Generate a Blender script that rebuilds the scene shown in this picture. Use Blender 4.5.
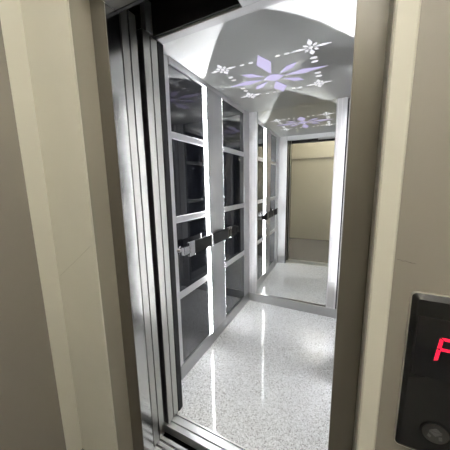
import bpy, bmesh, math, random
from mathutils import Vector, Matrix

for o in list(bpy.data.objects):
    bpy.data.objects.remove(o)
scene = bpy.context.scene
COL = scene.collection

# ------------------------------------------------------------------ camera
cam_data = bpy.data.cameras.new('camera')
cam = bpy.data.objects.new('camera', cam_data)
COL.objects.link(cam)
cam_data.sensor_width = 36.0
cam_data.lens = 239.6189 / 450.0 * 36.0
cam_data.clip_start = 0.01
yaw, pitch, roll = (math.radians(a) for a in (-27.0165, -9.5743, -1.0354))
fwd = Vector((math.sin(yaw) * math.cos(pitch), math.cos(yaw) * math.cos(pitch), math.sin(pitch)))
rgt0 = Vector((math.cos(yaw), -math.sin(yaw), 0))
up0 = rgt0.cross(fwd)
rgt = math.cos(roll) * rgt0 + math.sin(roll) * up0
upv = -math.sin(roll) * rgt0 + math.cos(roll) * up0
m = Matrix((rgt, upv, -fwd)).transposed().to_4x4()
m.translation = Vector((0.0, 0.0, 1.35))
cam.matrix_world = m
scene.camera = cam

# ------------------------------------------------------------------ world, exposure
w = bpy.data.worlds.new('world')
scene.world = w
w.use_nodes = True
w.node_tree.nodes['Background'].inputs[0].default_value = (0.02, 0.02, 0.02, 1)
w.node_tree.nodes['Background'].inputs[1].default_value = 0.3
vs = scene.view_settings
vs.view_transform = 'Standard'
vs.look = 'None'
vs.gamma = 1.0
vs.use_curve_mapping = False
vs.exposure = 0.0
LED_POWER = 72.0        # light columns in the car
FLOWER_POWER = 0.95    # backlit cut-outs in the ceiling
ADDED_LAMP_POWER = 1150.0       # added uplight over the landing, out of view

# ------------------------------------------------------------------ materials
def mat(name, col, rough=0.5, metal=0.0, spec=0.5, coat=0.0, emit=None, power=0.0, vary=0.0, scale=6.0, stretch=(1, 1, 1),
        bump=0.0, rough_vary=0.0):
    mt = bpy.data.materials.new(name)
    mt.use_nodes = True
    nt = mt.node_tree
    b = nt.nodes['Principled BSDF']
    b.inputs['Base Color'].default_value = (*col, 1)
    b.inputs['Roughness'].default_value = rough
    b.inputs['Metallic'].default_value = metal
    b.inputs['Specular IOR Level'].default_value = spec
    b.inputs['Coat Weight'].default_value = coat
    b.inputs['Coat Roughness'].default_value = 0.04
    if emit:
        b.inputs['Emission Color'].default_value = (*emit, 1)
        b.inputs['Emission Strength'].default_value = power
    if vary or bump or rough_vary:
        tc = nt.nodes.new('ShaderNodeTexCoord')
        mp = nt.nodes.new('ShaderNodeMapping')
        mp.inputs['Scale'].default_value = stretch
        nz = nt.nodes.new('ShaderNodeTexNoise')
        nz.inputs['Scale'].default_value = scale
        nz.inputs['Detail'].default_value = 4
        nt.links.new(tc.outputs['Object'], mp.inputs[0])
        nt.links.new(mp.outputs[0], nz.inputs['Vector'])
        if vary:
            mx = nt.nodes.new('ShaderNodeMix')
            mx.data_type = 'RGBA'
            mx.inputs['A'].default_value = (*[c * (1 - vary) for c in col], 1)
            mx.inputs['B'].default_value = (*[min(1, c * (1 + vary)) for c in col], 1)
            nt.links.new(nz.outputs['Fac'], mx.inputs['Factor'])
            nt.links.new(mx.outputs['Result'], b.inputs['Base Color'])
        if rough_vary:
            mr = nt.nodes.new('ShaderNodeMapRange')
            mr.inputs['To Min'].default_value = max(0.0, rough - rough_vary)
            mr.inputs['To Max'].default_value = rough + rough_vary
            nt.links.new(nz.outputs['Fac'], mr.inputs['Value'])
            nt.links.new(mr.outputs['Result'], b.inputs['Roughness'])
        if bump:
            bp = nt.nodes.new('ShaderNodeBump')
            bp.inputs['Strength'].default_value = bump
            bp.inputs['Distance'].default_value = 0.002
            nt.links.new(nz.outputs['Fac'], bp.inputs['Height'])
            nt.links.new(bp.outputs['Normal'], b.inputs['Normal'])
    return mt

def terrazzo(name, light, mid, dark, scale, rough, coat):
    mt = mat(name, light, rough, coat=coat, spec=0.32)
    nt = mt.node_tree
    b = nt.nodes['Principled BSDF']
    tc = nt.nodes.new('ShaderNodeTexCoord')
    v1 = nt.nodes.new('ShaderNodeTexVoronoi')
    v1.inputs['Scale'].default_value = scale
    nt.links.new(tc.outputs['Object'], v1.inputs['Vector'])
    sep = nt.nodes.new('ShaderNodeSeparateColor')
    nt.links.new(v1.outputs['Color'], sep.inputs[0])
    ramp = nt.nodes.new('ShaderNodeValToRGB')
    ramp.color_ramp.interpolation = 'CONSTANT'
    e = ramp.color_ramp.elements
    e[0].position = 0.0
    e[0].color = (*dark, 1)
    e[1].position = 0.10
    e[1].color = (*mid, 1)
    for p, c in ((0.38, light), (0.80, tuple(min(1, q * 1.25) for q in light))):
        k = e.new(p)
        k.color = (*c, 1)
    nt.links.new(sep.outputs[0], ramp.inputs['Fac'])
    nt.links.new(ramp.outputs['Color'], b.inputs['Base Color'])
    return mt

def brushed(name, col, rough, aniso, smear, film):
    """brushed sheet steel: reflections smear along `smear`, across the brush lines"""
    mt = bpy.data.materials.new(name)
    mt.use_nodes = True
    nt = mt.node_tree
    nt.nodes.remove(nt.nodes['Principled BSDF'])
    out = nt.nodes['Material Output']
    g = nt.nodes.new('ShaderNodeBsdfAnisotropic')
    g.inputs['Color'].default_value = (*col, 1)
    g.inputs['Roughness'].default_value = rough
    g.inputs['Anisotropy'].default_value = aniso
    tv = nt.nodes.new('ShaderNodeCombineXYZ')
    for i in range(3):
        tv.inputs[i].default_value = smear[i]
    nt.links.new(tv.outputs[0], g.inputs['Tangent'])
    d = nt.nodes.new('ShaderNodeBsdfDiffuse')
    d.inputs['Color'].default_value = (*col, 1)
    mx = nt.nodes.new('ShaderNodeMixShader')
    mx.inputs[0].default_value = film
    nt.links.new(g.outputs[0], mx.inputs[1])
    nt.links.new(d.outputs[0], mx.inputs[2])
    nt.links.new(mx.outputs[0], out.inputs['Surface'])
    return mt

M = {}
M['steel'] = mat('brushed_steel', (0.60, 0.60, 0.60), 0.24, 1.0, vary=0.06, scale=30, stretch=(8, 8, 0.6), rough_vary=0.05)
M['steel_film'] = mat('filmed_steel', (0.51, 0.51, 0.52), 0.36, 0.8, vary=0.05, scale=14, bump=0.25)
M['trim_steel'] = mat('trim_steel', (0.66, 0.66, 0.67), 0.35, 0.8, vary=0.05, scale=20)
M['white_trim'] = mat('matt_film_trim', (0.62, 0.62, 0.63), 0.5, 0.15, spec=0.3)
M['skirt_steel'] = mat('skirting_steel', (0.42, 0.42, 0.42), 0.30, 1.0, vary=0.08, scale=30, stretch=(1, 1, 12))
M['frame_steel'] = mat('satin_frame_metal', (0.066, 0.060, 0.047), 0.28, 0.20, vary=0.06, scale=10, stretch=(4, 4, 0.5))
M['door_steel'] = mat('door_leaf_steel', (0.40, 0.395, 0.37), 0.34, 1.0, vary=0.05, scale=30, stretch=(8, 8, 0.5))
M['lining_steel'] = mat('lining_steel', (0.50, 0.50, 0.485), 0.18, 1.0, vary=0.05, scale=30, stretch=(8, 8, 0.5))
M['ceiling'] = brushed('ceiling_brushed_steel', (0.76, 0.77, 0.765), 0.30, 0.93, (0, 1, 0), 0.10)
M['chrome'] = mat('chrome', (0.85, 0.85, 0.86), 0.07, 1.0)
M['mirror'] = mat('mirror_glass', (0.90, 0.91, 0.89), 0.0, 1.0)
M['glass'] = mat('black_glass', (0.008, 0.009, 0.013), 0.03, 0.0, spec=0.6, coat=0.4)
M['rail'] = mat('black_rail', (0.006, 0.006, 0.006), 0.5, spec=0.1)
M['rubber'] = mat('black_rubber', (0.008, 0.008, 0.009), 0.55, spec=0.2, vary=0.2)
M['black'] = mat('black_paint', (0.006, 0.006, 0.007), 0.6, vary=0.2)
M['led'] = mat('led_diffuser', (0.9, 0.9, 0.9), 0.4, emit=(0.97, 0.98, 1.0), power=LED_POWER)
M['flower'] = mat('lavender_diffuser', (0.05, 0.05, 0.06), 0.5, spec=0.1, emit=(0.61, 0.55, 0.83), power=FLOWER_POWER)
M['white_light'] = mat('white_diffuser', (0.3, 0.3, 0.3), 0.4, emit=(0.93, 0.92, 1.0), power=FLOWER_POWER * 1.1)
M['added_lamp'] = mat('added_lamp_diffuser', (0.9, 0.9, 0.85), 0.4, emit=(1.0, 0.96, 0.91), power=ADDED_LAMP_POWER)
M['added_lamp_rim'] = mat('added_lamp_rim', (0.75, 0.75, 0.72), 0.4)
M['floor'] = terrazzo('speckled_granite', (0.70, 0.715, 0.73), (0.52, 0.53, 0.54), (0.18, 0.18, 0.185), 260, 0.05, 0.0)
M['landing_floor'] = terrazzo('dark_granite', (0.16, 0.155, 0.15), (0.12, 0.118, 0.115), (0.06, 0.06, 0.06), 200, 0.25, 0.1)
M['cream'] = mat('cream_plaster', (0.59, 0.577, 0.505), 0.55, vary=0.04, scale=5, bump=0.05)
M['reveal'] = mat('shaded_cream_reveal', (0.25, 0.232, 0.19), 0.5, vary=0.05, scale=5)  # cream reveal with its shade put into a darker colour
M['taupe'] = mat('taupe_paint', (0.165, 0.152, 0.127), 0.6, vary=0.05, scale=4, bump=0.05)
M['olive'] = mat('pale_olive_paint', (0.45, 0.425, 0.335), 0.6, vary=0.04, scale=3)
M['landing_ceiling'] = mat('landing_ceiling_paint', (0.68, 0.67, 0.63), 0.7, vary=0.03)
M['crack'] = mat('hairline_crack', (0.33, 0.30, 0.25), 0.8)
M['dark_crack'] = mat('dark_crack', (0.05, 0.045, 0.04), 0.8)
M['sill'] = mat('aluminium_sill', (0.72, 0.73, 0.72), 0.32, 0.8, vary=0.06, scale=30, stretch=(0.5, 10, 10))
M['panel'] = mat('call_panel_black', (0.007, 0.007, 0.007), 0.25, spec=0.22)
M['panel_rim'] = mat('call_panel_rim', (0.55, 0.53, 0.48), 0.35, 0.7)
M['display'] = mat('display_glass', (0.003, 0.003, 0.004), 0.10, coat=0.2)
M['red_led'] = mat('red_led', (0.3, 0.0, 0.02), 0.4, emit=(1.0, 0.010, 0.045), power=1.25)
M['icon'] = mat('button_icon_grey', (0.06, 0.06, 0.06), 0.5)
M['button'] = mat('button_black', (0.010, 0.010, 0.010), 0.3)

# ------------------------------------------------------------------ helpers
def finish(name, bm, material, parent=None):
    me = bpy.data.meshes.new(name)
    bmesh.ops.recalc_face_normals(bm, faces=bm.faces)
    bm.to_mesh(me)
    bm.free()
    me.materials.append(material)
    o = bpy.data.objects.new(name, me)
    COL.objects.link(o)
    if parent:
        o.parent = parent
        o.matrix_parent_inverse = Matrix.Identity(4)
        o.location = -world_loc(parent)
    return o

def world_loc(o):
    v = Vector(o.location)
    while o.parent:
        o = o.parent
        v += Vector(o.location)
    return v

def add_box(bm, x, y, z, bevel=0.0, seg=1):
    t = bmesh.new()
    vs_ = [t.verts.new((a, b, c)) for c in z for b in y for a in x]
    for f in ((0, 1, 3, 2), (4, 6, 7, 5), (0, 4, 5, 1), (2, 3, 7, 6), (0, 2, 6, 4), (1, 5, 7, 3)):
        t.faces.new([vs_[i] for i in f])
    if bevel:
        bmesh.ops.bevel(t, geom=list(t.edges), offset=bevel, segments=seg, affect='EDGES', profile=0.5)
    tmp = bpy.data.meshes.new('tmp')
    t.to_mesh(tmp)
    t.free()
    bm.from_mesh(tmp)
    bpy.data.meshes.remove(tmp)

def box(name, x, y, z, material, parent=None, bevel=0.0, seg=1):
    bm = bmesh.new()
    add_box(bm, x, y, z, bevel, seg)
    return finish(name, bm, material, parent)

def prism(bm, pts, axis, a, b):
    """extrude a 2D outline along an axis between a and b"""
    def p3(u, v, t):
        return {'x': (t, u, v), 'y': (u, t, v), 'z': (u, v, t)}[axis]
    lo = [bm.verts.new(p3(u, v, a)) for u, v in pts]
    hi = [bm.verts.new(p3(u, v, b)) for u, v in pts]
    bm.faces.new(lo)
    bm.faces.new(hi[::-1])
    n = len(pts)
    for i in range(n):
        bm.faces.new((lo[i], lo[(i + 1) % n], hi[(i + 1) % n], hi[i]))

def cyl(bm, p, q, r, n=20):
    p, q = Vector(p), Vector(q)
    d = (q - p).normalized()
    u = d.orthogonal().normalized()
    v = d.cross(u)
    A = [bm.verts.new(p + r * (math.cos(2 * math.pi * i / n) * u + math.sin(2 * math.pi * i / n) * v)) for i in range(n)]
    B = [bm.verts.new(q + r * (math.cos(2 * math.pi * i / n) * u + math.sin(2 * math.pi * i / n) * v)) for i in range(n)]
    bm.faces.new(A)
    bm.faces.new(B[::-1])
    for i in range(n):
        bm.faces.new((A[i], A[(i + 1) % n], B[(i + 1) % n], B[i]))

def smooth(o):
    for p in o.data.polygons:
        p.use_smooth = True
    return o

def thing(name, label, cat, loc=(0, 0, 0), group=None):
    o = bpy.data.objects.new(name, None)
    COL.objects.link(o)
    o.location = loc
    o.empty_display_size = 0.05
    return tag(o, label, cat, group)

def tag(o, label, cat, group=None):
    o['label'] = label
    o['category'] = cat
    if group:
        o['group'] = group
    return o

def struct(o, label=None):
    o['kind'] = 'structure'
    if label:
        o['label'] = label
        o['category'] = label.split()[-1]
    return o

# ------------------------------------------------------------------ dimensions (metres)
XL, XR, YB, ZC = -0.968, 0.011, 2.4845, 2.082       # car interior
YF = 0.962                                         # front edge of the car floor
SK = 0.107                                         # skirting height
PY0, PY1, PP = 1.600, 1.860, 0.016                 # light column on the side walls
Y0, Y1 = 0.603, 0.684                              # landing wall face, door frame face
JL, JR = -0.820, -0.006                            # clear opening between the jambs
ZH = 2.003                                         # head height
YW = -1.187                                        # wall opposite the lift
LX0, LX1, LZ = -1.186, 1.7, 2.75                     # landing extents

# ------------------------------------------------------------------ the car: shell
struct(box('floor', (XL - 0.03, XR + 0.03), (YF, YB + 0.06), (-0.06, 0.0), M['floor']))
struct(box('ceiling', (XL - 0.03, XR + 0.03), (1.008, YB + 0.06), (ZC, ZC + 0.04), M['ceiling']))

STRIPS = ((1.630, 1.671), (1.110, 1.153), (0.590, 0.638))
def side_wall(name, sx, x):
    """sx = +1: wall whose cabin face looks to +x"""
    back = (x - 0.03 * sx, x - 0.008 * sx)
    xs = tuple(sorted(back))
    wl = struct(box(name, xs, (1.012, YB + 0.03), (0.0, ZC + 0.04), M['black']))
    def part(nm, off, ys, zs, mt, bev=0.0015):
        return box(nm, tuple(sorted((x - 0.008 * sx, x + off * sx))), ys, zs, mt, wl, bev)
    part('end_stile', 0.004, (1.021, 1.207), (0.0, ZC - 0.001), M['trim_steel'])
    part('end_stile', 0.006, (2.345, YB), (0.0, ZC - 0.001), M['steel_film'])
    part('top_moulding', 0.012, (1.207, 2.345), (2.045, ZC - 0.001), M['trim_steel'], 0.004)
    for ys in ((1.207, PY0), (PY1, 2.345)):
        for zs in STRIPS:
            part('cross_trim', 0.005, ys, zs, M['trim_steel'])
    return wl
wall_l = side_wall('wall_left', 1, XL)
wall_r = side_wall('wall_right', -1, XR)
wall_b = struct(box('wall_back', (XL - 0.03, XR + 0.03), (YB + 0.034, YB + 0.06), (0.0, ZC + 0.04), M['black']))
struct(box('baseboard_left', (XL - 0.006, XL + 0.010), (1.172, YB - 0.010), (0.0, SK), M['skirt_steel'], bevel=0.002))
struct(box('baseboard_right', (XR - 0.010, XR + 0.006), (1.172, YB - 0.010), (0.0, SK), M['skirt_steel'], bevel=0.002))
struct(box('baseboard_back', (XL, XR - 0.042), (YB - 0.010, YB + 0.006), (0.0, 0.098), M['skirt_steel'], bevel=0.002))
struct(box('trim_1', (XR - 0.042, XR), (YB - 0.012, YB + 0.006), (0.0, ZC - 0.001), M['steel_film'], bevel=0.003),)
# steel pilasters either side of the mirror
def back_pilaster(x0, x1, label, lower):
    t = thing('corner_pilaster', label, 'pilaster', (0.5 * (x0 + x1), YB, 0.098), 'pilasters beside the mirror')
    box('pilaster_face', (x0, x1), (YB - 0.006, YB + 0.006), (0.098, ZC - 0.001), M['steel_film'], t, 0.002)
    for k in (0.012, 0.5 * (x1 - x0), x1 - x0 - 0.014):
        box('bead', (x0 + k, x0 + k + 0.003), (YB - 0.0085, YB - 0.006), (0.099, ZC - 0.002), M['trim_steel'], t)
    if lower:
        box('base_plate', (x0 + 0.012, x1 - 0.014), (YB - 0.0105, YB - 0.006), (0.112, 0.375), M['skirt_steel'], t, 0.001)
back_pilaster(XL + 0.004, -0.870, 'pale steel pilaster in the corner left of the mirror', False)
back_pilaster(-0.130, -0.042, 'pale steel pilaster right of the mirror with darker base plate', True)
mir = tag(box('wall_mirror', (0.0, 0.745), (-0.002, 0.002), (0, ZC - 0.093), M['mirror']),
          'tall full-height mirror covering the back wall of the lift car', 'mirror')
mir.location = (-0.874, YB + 0.0085, 0.090)
mir.rotation_euler = (0, 0, math.radians(1.0))

# black glass panels on the side walls
ROWS = [(SK, 0.590), (0.638, 1.110), (1.153, 1.630), (1.671, 2.045)]
ROWN = ['bottom row, above the skirting', 'third row from the top', 'second row from the top', 'top row, under the ceiling']
for nm, ys in (('near column by the doors', (1.207, PY0 - 0.001)), ('far column beside the mirror', (PY1 + 0.001, 2.345))):
    for r, zs in enumerate(ROWS):
        if r == 1:
            lb = 'black glass wall panel behind the handrail, ' + nm.replace(' by the doors', '').replace(' beside the mirror', '') + (' by the doors' if 'doors' in nm else ' beside the mirror')
        else:
            lb = 'glossy black glass wall panel, %s, %s' % (ROWN[r], nm)
        tag(box('glass_panel', (XL - 0.007, XL - 0.0005), ys, (zs[0] + 0.001, zs[1] - 0.001), M['glass'], bevel=0.001), lb, 'wall panel', 'black glass panels on the left wall')
    for r, zs in enumerate(ROWS):
        box('glass_panel', (XR + 0.0005, XR + 0.007), ys, (zs[0] + 0.001, zs[1] - 0.001), M['glass'], wall_r)

# light columns
def light_column(x, sx, label):
    t = thing('light_column', label, 'light', (x, 0.5 * (PY0 + PY1), SK), 'lit columns on the side walls')
    xs = lambda a, b: tuple(sorted((x + a * sx, x + b * sx)))
    box('column_core', xs(-0.008, PP - 0.002), (PY0 + 0.013, PY1 - 0.013), (SK, 2.045), M['steel_film'], t)
    box('column_face', xs(PP - 0.002, PP), (PY0 + 0.004, PY1 - 0.0065), (SK, 2.046), M['steel_film'], t)
    box('light_strip', xs(-0.006, PP - 0.0022), (PY0, PY0 + 0.0125), (SK, 2.044), M['led'], t, 0.002)
    box('light_strip', xs(-0.006, PP - 0.0022), (PY1 - 0.0125, PY1), (SK, 2.044), M['led'], t, 0.002)
    return t
light_column(XL, 1, 'pale steel column with glowing white edge strips, middle of the left wall')
light_column(XR, -1, 'pale steel column with glowing white edge strips, on the right wall')

# handrail
hr = thing('handrail', 'flat black handrail with chrome clamps along the left wall', 'handrail', (XL, 1.60, 0.925))
HX = XL + 0.050
bm = bmesh.new()
add_box(bm, (HX - 0.006, HX + 0.006), (1.262, 2.030), (0.884, 0.974), 0.003, 2)
finish('rail', bm, M['rail'], hr)
for y, wd in ((1.296, 0.062), (1.566, 0.018), (1.868, 0.022), (1.908, 0.022)):
    bm = bmesh.new()
    add_box(bm, (HX - 0.010, HX + 0.010), (y - wd / 2, y + wd / 2), (0.879, 0.979), 0.003, 2)
    finish('clamp', bm, M['chrome'], hr)
for y in (1.225, 2.066):
    bm = bmesh.new()
    s = 1 if y < 1.5 else -1
    cyl(bm, (XL - 0.001, y, 0.929), (HX - 0.012, y, 0.929), 0.016)
    cyl(bm, (XL - 0.001, y, 0.929), (XL + 0.007, y, 0.929), 0.030)
    b = finish('wall_bracket', bm, M['chrome'], hr)
    bm = bmesh.new()
    add_box(bm, (HX - 0.016, HX + 0.008), tuple(sorted((y - s * 0.022, y + s * 0.040))), (0.902, 0.956), 0.005, 2)
    finish('end_cap', bm, M['rail'] if s < 0 else M['chrome'], hr)

# ------------------------------------------------------------------ ceiling lights (cut-outs showing lavender light)
CX, CY = -0.508, 1.785
ZL0, ZL1 = ZC - 0.0015, ZC + 0.001
def petal(bm, ox, oy, ang, r0, r1, w, peak=0.5, n=None):
    c, s = math.cos(ang), math.sin(ang)
    base = [(r0, 0), (r0 + (r1 - r0) * peak, w), (r1, 0), (r0 + (r1 - r0) * peak, -w)]
    prism(bm, [(ox + u * c - v * s, oy + u * s + v * c) for u, v in base], 'z', ZL0, ZL1)
fl = thing('flower_light', 'large lavender flower-shaped ceiling light in the middle of the car ceiling', 'ceiling light', (CX, CY, ZC))
def fp(ang, r0, r1, wd, peak, mt='flower'):
    bm = bmesh.new()
    petal(bm, CX, CY, math.radians(ang), r0, r1, wd, peak)
    finish('petal', bm, M[mt], fl)
fp(0, 0.075, 0.350, 0.034, 0.45)
fp(180, 0.075, 0.335, 0.034, 0.45)
fp(-90, 0.060, 0.335, 0.046, 0.6)
fp(90, 0.060, 0.290, 0.050, 0.55)
for a in (-38, -142, 38, 142):
    fp(a, 0.070, 0.232, 0.028, 0.62)
bm = bmesh.new()
prism(bm, [(CX + 0.062 * math.cos(math.radians(a)) * (1.15 if a % 180 == 0 else 0.8), CY + 0.055 * math.sin(math.radians(a))) for a in range(0, 360, 45)], 'z', ZL0, ZL1)
finish('flower_centre', bm, M['flower'], fl)

stars = ((-0.226, 1.516, 'small white star-shaped ceiling light, front right of the flower', 1.0),
         (-0.766, 1.512, 'small white star-shaped ceiling light, front left of the flower', 0.85),
         (-0.238, 2.050, 'small white star-shaped ceiling light, back right near the mirror', 0.85),
         (-0.772, 2.032, 'small white star-shaped ceiling light, back left near the mirror', 0.85))
for sx, sy, lb, k in stars:
    t = thing('star_light', lb, 'ceiling light', (sx, sy, ZC), 'star lights around the flower light')
    for i in range(8):
        a = math.radians(45 * i)
        r1 = 0.105 if i % 4 == 0 else (0.085 if i % 2 == 0 else 0.052)
        bm = bmesh.new()
        petal(bm, sx, sy, a, 0.020, r1 * k, 0.013 if i % 4 == 2 else 0.008, 0.5)
        finish('ray', bm, M['white_light'], t)
    bm = bmesh.new()
    prism(bm, [(sx + 0.011 * math.cos(i * math.pi / 4), sy + 0.011 * math.sin(i * math.pi / 4)) for i in range(8)], 'z', ZL0, ZL1)
    finish('star_centre', bm, M['white_light'], t)

dots = []
for y in (1.640, 1.690, 1.860, 1.915):
    dots.append((-0.226, y, 0.020, 0.011, 'right'))
    dots.append((-0.770, y, 0.018, 0.010, 'left'))
for x in (-0.634, -0.575, -0.410, -0.358):
    dots.append((x, 1.516, 0.014, 0.007, 'front'))
for x in (-0.634, -0.575, -0.423, -0.372):
    dots.append((x, 2.053, 0.013, 0.0065, 'back'))
where = {'right': 'between the right stars', 'left': 'between the left stars',
         'front': 'between the front stars', 'back': 'between the back stars'}
ordn = ['first', 'second', 'third', 'last']
cnt = {}
for x, y, a, b, s in dots:
    bm = bmesh.new()
    prism(bm, [(x + a * math.cos(i * math.pi / 6), y + b * math.sin(i * math.pi / 6)) for i in range(12)], 'z', ZL0, ZL1)
    i = cnt.get(s, 0)
    cnt[s] = i + 1
    frm = 'from the doors' if s in ('right', 'left') else 'from the left'
    tag(finish('dot_light', bm, M['white_light']), 'tiny white dot light, %s %s %s' % (ordn[i], frm, where[s]), 'ceiling light', 'dot lights joining the stars')

# ------------------------------------------------------------------ car entrance
tag(box('car_door_post', (-0.905, -0.831), (0.972, 1.0122), (0.0, 2.0155), M['rubber'], bevel=0.002),
    'narrow black post behind the car door leaves, left side', 'door post')
tag(box('car_door_post', (-0.010, 0.030), (0.972, 1.012), (0.0, 2.0155), M['steel_film'], bevel=0.002),
    'slim pale steel post closing the right side of the car entrance', 'door post')
tag(box('return_panel', (XL - 0.008, -0.838), (1.0125, 1.019), (0.0, ZC - 0.001), M['steel_film'], bevel=0.002),
    'pale steel return panel beside the car door, seen in the mirror', 'wall panel')
hd = thing('car_door_header', 'black header box above the car door with pale lower edge', 'door header', (-0.48, 0.97, 2.0155))
box('header_board', (-0.836, 0.06), (0.950, 0.962), (2.024, 2.36), M['black'], hd)
box('lower_edge', (-0.830, 0.03), (0.962, 1.008), (2.0155, ZC + 0.04), M['white_trim'], hd, 0.002)
box('cover_plate', (-0.395, 0.03), (0.905, 0.950), (2.005, 2.030), M['steel_film'], hd, 0.002)

def leaf(name, x1, ys, z1, label, group, plate=None):
    t = thing(name, label, 'door', (x1 - 0.2, 0.5 * (ys[0] + ys[1]), 0.006), group)
    box('leaf_panel', (x1 - 0.42, x1), ys, (0.006, z1), M['door_steel'], t)
    box('edge_seal', (x1 - 0.05, x1 - 0.004), (ys[1], ys[1] + 0.0035), (0.006, z1), M['rubber'], t)
    if plate:
        box('hanger_plate', (x1 - 0.03, x1 - 0.001), plate, (2.027, 2.16), M['trim_steel'], t, 0.001)
LG, CG = 'open landing door leaves', 'open car door leaves'
leaf('landing_door_leaf', JL + 0.001, (0.752, 0.787), 2.04, 'steel landing door leaf slid open, outermost of the edges beside the frame', LG)
leaf('landing_door_leaf', JL + 0.001, (0.794, 0.830), 2.04, 'steel landing door leaf slid open, second edge in from the frame', LG)
leaf('car_door_leaf', -0.833, (0.881, 0.921), 2.022, 'steel car door leaf slid open, first edge past the wide black gap', CG)
leaf('car_door_leaf', -0.833, (0.928, 0.968), 2.013, 'steel car door leaf slid open, innermost edge with the hanger plate above', CG, (0.905, 0.948))

def sill(name, y0, y1, grooves, label, x0=-1.25, x1=0.03):
    t = thing(name, label, 'door sill', (0.5 * (x0 + x1), 0.5 * (y0 + y1), -0.05))
    e = [y0]
    for g, wd in grooves:
        e += [g - wd / 2, g + wd / 2]
    e.append(y1)
    pts = [(y0, -0.05)]
    pts.append((y0, 0.0))
    for g, wd in grooves:
        pts += [(g - wd / 2, 0.0), (g - wd / 2, -0.02), (g + wd / 2, -0.02), (g + wd / 2, 0.0)]
    pts += [(y1, 0.0), (y1, -0.05)]
    bm = bmesh.new()
    prism(bm, pts, 'x', x0, x1)
    bmesh.ops.triangulate(bm, faces=[f for f in bm.faces if len(f.verts) > 4])
    finish('sill_plate', bm, M['sill'], t)
    for g, wd in grooves:
        box('groove_liner', (x0, x1), (g - wd / 2 + 0.0004, g + wd / 2 - 0.0004), (-0.0195, -0.012), M['black'], t)
sill('car_door_sill', 0.872, YF - 0.001, ((0.905, 0.008), (0.949, 0.007)), 'bright metal threshold with two grooves at the edge of the car floor')
sill('landing_door_sill', 0.735, 0.820, ((0.768, 0.010), (0.797, 0.010)), 'grooved metal threshold on the landing side of the gap')

# ------------------------------------------------------------------ shaft (dark void round the doors)
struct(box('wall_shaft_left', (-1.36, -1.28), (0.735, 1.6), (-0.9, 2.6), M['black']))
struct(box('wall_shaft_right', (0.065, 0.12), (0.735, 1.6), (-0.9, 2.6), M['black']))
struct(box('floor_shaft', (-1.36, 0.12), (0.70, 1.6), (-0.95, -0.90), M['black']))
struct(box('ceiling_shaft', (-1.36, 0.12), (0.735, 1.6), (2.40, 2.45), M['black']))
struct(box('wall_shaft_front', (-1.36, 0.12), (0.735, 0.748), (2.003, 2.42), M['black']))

# ------------------------------------------------------------------ landing
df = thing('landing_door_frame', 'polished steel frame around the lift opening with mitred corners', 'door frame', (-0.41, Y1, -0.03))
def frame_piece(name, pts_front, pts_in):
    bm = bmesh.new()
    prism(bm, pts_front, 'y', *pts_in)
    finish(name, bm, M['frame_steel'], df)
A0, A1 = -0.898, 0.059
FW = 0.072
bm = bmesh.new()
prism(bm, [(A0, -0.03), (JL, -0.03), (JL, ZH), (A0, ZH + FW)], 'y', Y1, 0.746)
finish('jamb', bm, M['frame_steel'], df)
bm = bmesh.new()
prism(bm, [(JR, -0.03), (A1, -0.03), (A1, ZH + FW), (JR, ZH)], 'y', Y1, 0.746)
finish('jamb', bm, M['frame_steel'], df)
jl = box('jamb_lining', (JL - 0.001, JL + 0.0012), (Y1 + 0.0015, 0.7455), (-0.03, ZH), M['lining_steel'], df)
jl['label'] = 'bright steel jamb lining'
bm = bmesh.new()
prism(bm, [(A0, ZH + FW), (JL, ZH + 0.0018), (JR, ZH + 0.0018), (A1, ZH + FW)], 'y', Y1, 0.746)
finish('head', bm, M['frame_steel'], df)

# landing walls
C4 = 0.098
wf = bmesh.new()
add_box(wf, (C4, LX1), (Y0, 0.735), (-0.03, LZ))
add_box(wf, (LX0, C4), (Y0, 0.735), (2.40, LZ))
wall_f = struct(finish('wall_front', wf, M['taupe']))
bm = bmesh.new()          # cream margin that turns the corner on to the side wall
prism(bm, [(LX0 - 0.06, 0.735), (LX0 - 0.06, 0.5245), (LX0, 0.5245), (LX0, Y0 - 0.006), (A0 - 0.0005, Y0 - 0.006), (A0 - 0.0005, 0.735)], 'z', -0.03, 2.40)
bmesh.ops.triangulate(bm, faces=[f for f in bm.faces if len(f.verts) > 4])
tl = struct(finish('trim_2', bm, M['cream']))
tr = struct(box('trim_3', (A1 + 0.0005, C4), (Y0 - 0.006, 0.735), (-0.03, 2.40), M['cream'], bevel=0.003))
th = struct(box('trim_4', (A0, A1), (Y0 - 0.006, 0.735), (ZH + FW, 2.40), M['cream']))
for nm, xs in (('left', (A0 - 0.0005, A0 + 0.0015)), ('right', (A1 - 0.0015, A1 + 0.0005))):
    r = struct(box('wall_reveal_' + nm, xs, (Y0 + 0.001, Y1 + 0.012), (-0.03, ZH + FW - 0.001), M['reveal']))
struct(box('floor_landing', (LX0, LX1), (YW, 0.735), (-0.09, -0.03), M['landing_floor']))
struct(box('ceiling_landing', (LX0, LX1), (YW, 0.735), (LZ, LZ + 0.05), M['landing_ceiling']))
struct(box('wall_landing_back', (LX0, LX1), (YW - 0.06, YW), (-0.03, LZ), M['olive']))
struct(box('trim_5', (LX0, LX1), (YW, YW + 0.045), (1.92, LZ), M['olive'], bevel=0.004))
wl_ = bmesh.new()
add_box(wl_, (LX0 - 0.06, LX0 - 0.003), (YW, 0.5245), (-0.03, LZ))
add_box(wl_, (LX0 - 0.06, LX0 - 0.003), (0.5245, 0.735), (2.40, LZ))
struct(finish('wall_landing_left', wl_, M['taupe']))
struct(box('wall_landing_right', (LX1, LX1 + 0.06), (YW, 0.735), (-0.03, LZ), M['taupe']))

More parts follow.
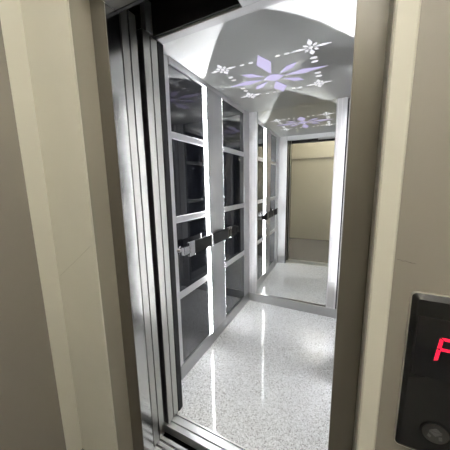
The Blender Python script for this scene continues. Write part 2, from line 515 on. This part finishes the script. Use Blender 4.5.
# hairline cracks in the paint
def crack(pts, y, parent, mt, wd=0.0012):
    bm = bmesh.new()
    random.seed(3)
    up, lo = [], []
    for i in range(len(pts) - 1):
        (x0, z0), (x1, z1) = pts[i], pts[i + 1]
        for k in range(6):
            t = k / 6
            x, z = x0 + (x1 - x0) * t, z0 + (z1 - z0) * t + random.uniform(-0.0012, 0.0012)
            q = wd * random.uniform(0.3, 1.0)
            up.append((x, z + q / 2))
            lo.append((x, z - q / 2))
    up.append(pts[-1])
    prism(bm, up + lo[::-1], 'y', y - 0.0004, y + 0.001)
    finish('crack', bm, mt, parent)
crack([(0.103, 1.187), (0.120, 1.183), (0.136, 1.180)], Y0, wall_f, M['dark_crack'])
crack([(-1.170, 0.946), (-1.10, 0.992), (-1.00, 1.058), (-0.921, 1.114)], Y0 - 0.006, tl, M['crack'], 0.0016)

# invented uplight bowl, out of view, added for even light (lights the landing by way of its ceiling)
LPX, LPY = 0.16, -0.40
lm = thing('added_uplight', 'added unseen uplight bowl hanging from the landing ceiling in front of the lift', 'added_lamp', (LPX, LPY, LZ))
bm = bmesh.new()
n = 40
prof = [(0.02, -0.51), (0.10, -0.50), (0.165, -0.46), (0.185, -0.42), (0.180, -0.42), (0.160, -0.455), (0.095, -0.485), (0.02, -0.495)]
rings = [[bm.verts.new((LPX + r * math.cos(2 * math.pi * i / n), LPY + r * math.sin(2 * math.pi * i / n), LZ + z)) for i in range(n)] for r, z in prof]
for a in range(len(rings)):
    A, B = rings[a], rings[(a + 1) % len(rings)]
    for i in range(n):
        bm.faces.new((A[i], A[(i + 1) % n], B[(i + 1) % n], B[i]))
smooth(finish('added_lamp_bowl', bm, M['added_lamp_rim'], lm))
bm = bmesh.new()
cyl(bm, (LPX, LPY, LZ - 0.465), (LPX, LPY, LZ - 0.450), 0.140, 40)
finish('added_lamp_diffuser', bm, M['added_lamp'], lm)
bm = bmesh.new()
cyl(bm, (LPX, LPY, LZ - 0.465), (LPX, LPY, LZ), 0.008)
cyl(bm, (LPX, LPY, LZ - 0.03), (LPX, LPY, LZ), 0.05)
finish('added_lamp_stem', bm, M['added_lamp_rim'], lm)

# ------------------------------------------------------------------ hall call panel
def rrect(x0, x1, z0, z1, r, n=6):
    pts = []
    for cx, cz, a0 in ((x1 - r, z1 - r, 0), (x0 + r, z1 - r, 90), (x0 + r, z0 + r, 180), (x1 - r, z0 + r, 270)):
        for i in range(n + 1):
            a = math.radians(a0 + 90 * i / n)
            pts.append((cx + r * math.cos(a), cz + r * math.sin(a)))
    return pts
BX0, BX1, BZ0, BZ1 = 0.133, 0.267, 0.742, 1.122
cp = thing('call_panel', 'black lift call panel with red digit display on the taupe wall', 'call panel', (0.2, Y0, 0.932))
def plate(name, outline, ya, yb, mt, parent):
    bm = bmesh.new()
    prism(bm, outline, 'y', ya, yb)
    return finish(name, bm, mt, parent)
plate('rim', rrect(BX0, BX1, BZ0, BZ1, 0.010), Y0 - 0.006, Y0 + 0.0005, M['panel_rim'], cp)
# bevelled body
bm = bmesh.new()
o1 = rrect(BX0 + 0.0015, BX1 - 0.0015, BZ0 + 0.0015, BZ1 - 0.0015, 0.009)
o2 = rrect(BX0 + 0.010, BX1 - 0.010, BZ0 + 0.012, BZ1 - 0.012, 0.006)
v1 = [bm.verts.new((x, Y0 - 0.006, z)) for x, z in o1]
v2 = [bm.verts.new((x, Y0 - 0.013, z)) for x, z in o2]
bm.faces.new(v1)
bm.faces.new(v2[::-1])
for i in range(len(o1)):
    j = (i + 1) % len(o1)
    bm.faces.new((v1[i], v1[j], v2[j], v2[i]))
finish('body', bm, M['panel'], cp)
dsp = plate('display', rrect(0.147, 0.253, 0.940, 1.075, 0.002), Y0 - 0.0138, Y0 - 0.0128, M['display'], cp)
# digit F, red segments leaning slightly
def seg(bm, pts):
    prism(bm, [(x + (z - 1.009) * 0.10, z) for x, z in pts], 'y', Y0 - 0.0142, Y0 - 0.0136)
bm = bmesh.new()
t_ = 0.0062
x0, x1, zb, zm, zt = 0.183, 0.218, 0.982, 1.010, 1.036
seg(bm, [(x0, zb), (x0 + t_, zb + t_ / 2), (x0 + t_, zm - 0.003), (x0, zm - 0.001)])
seg(bm, [(x0, zm + 0.001), (x0 + t_, zm + 0.003), (x0 + t_, zt - t_), (x0, zt - 0.002)])
seg(bm, [(x0 + 0.002, zt), (x0 + t_ + 0.002, zt - t_), (x1 - t_, zt - t_), (x1, zt)])
seg(bm, [(x0 + 0.005, zm + 0.0031), (x0 + 0.005, zm - 0.0031), (x1 - 0.004, zm - 0.0031), (x1 - 0.004, zm + 0.0031)])
dg = finish('digit', bm, M['red_led'], dsp)
dg.location = (0, 0, 0)
dg['label'] = 'glowing red letter F'
# round button with its emblem
bc = (0.2, 0.812)
def circ(r, n=40):
    return [(bc[0] + r * math.cos(2 * math.pi * i / n), bc[1] + r * math.sin(2 * math.pi * i / n)) for i in range(n)]
bt = plate('button', circ(0.0235), Y0 - 0.0150, Y0 - 0.0128, M['button'], cp)
bm = bmesh.new()
n = 40
for ra, rb in ((0.0235, 0.0262),):
    a = circ(rb, n)
    b_ = circ(ra, n)
    for lo, hi in ((Y0 - 0.0128, Y0 - 0.0155),):
        A = [bm.verts.new((x, lo, z)) for x, z in a]
        B = [bm.verts.new((x, hi, z)) for x, z in a]
        Cc = [bm.verts.new((x, hi, z)) for x, z in b_]
        D = [bm.verts.new((x, lo, z)) for x, z in b_]
        for i in range(n):
            j = (i + 1) % n
            bm.faces.new((A[i], A[j], B[j], B[i]))
            bm.faces.new((B[i], B[j], Cc[j], Cc[i]))
            bm.faces.new((Cc[i], Cc[j], D[j], D[i]))
            bm.faces.new((D[i], D[j], A[j], A[i]))
rg = finish('button_ring', bm, M['panel'], bt)
rg.location = (0, 0, 0)
bm = bmesh.new()
for pts in ([(-0.011, 0.0045), (0.0, 0.0135), (0.011, 0.0045)], [(-0.011, 0.0025), (0.011, 0.0025), (0.0, -0.0065)]):
    prism(bm, [(bc[0] + x, bc[1] + z) for x, z in pts], 'y', Y0 - 0.0156, Y0 - 0.0149)
for pts in ([(-0.0115, -0.004), (-0.0065, -0.0085), (-0.0085, -0.0135), (-0.0130, -0.010)], [(0.0060, -0.006), (0.0115, -0.004), (0.0125, -0.0125), (0.0075, -0.0135)]):
    prism(bm, [(bc[0] + x, bc[1] + z) for x, z in pts], 'y', Y0 - 0.0156, Y0 - 0.0149)
em = finish('emblem', bm, M['icon'], bt)
em.location = (0, 0, 0)
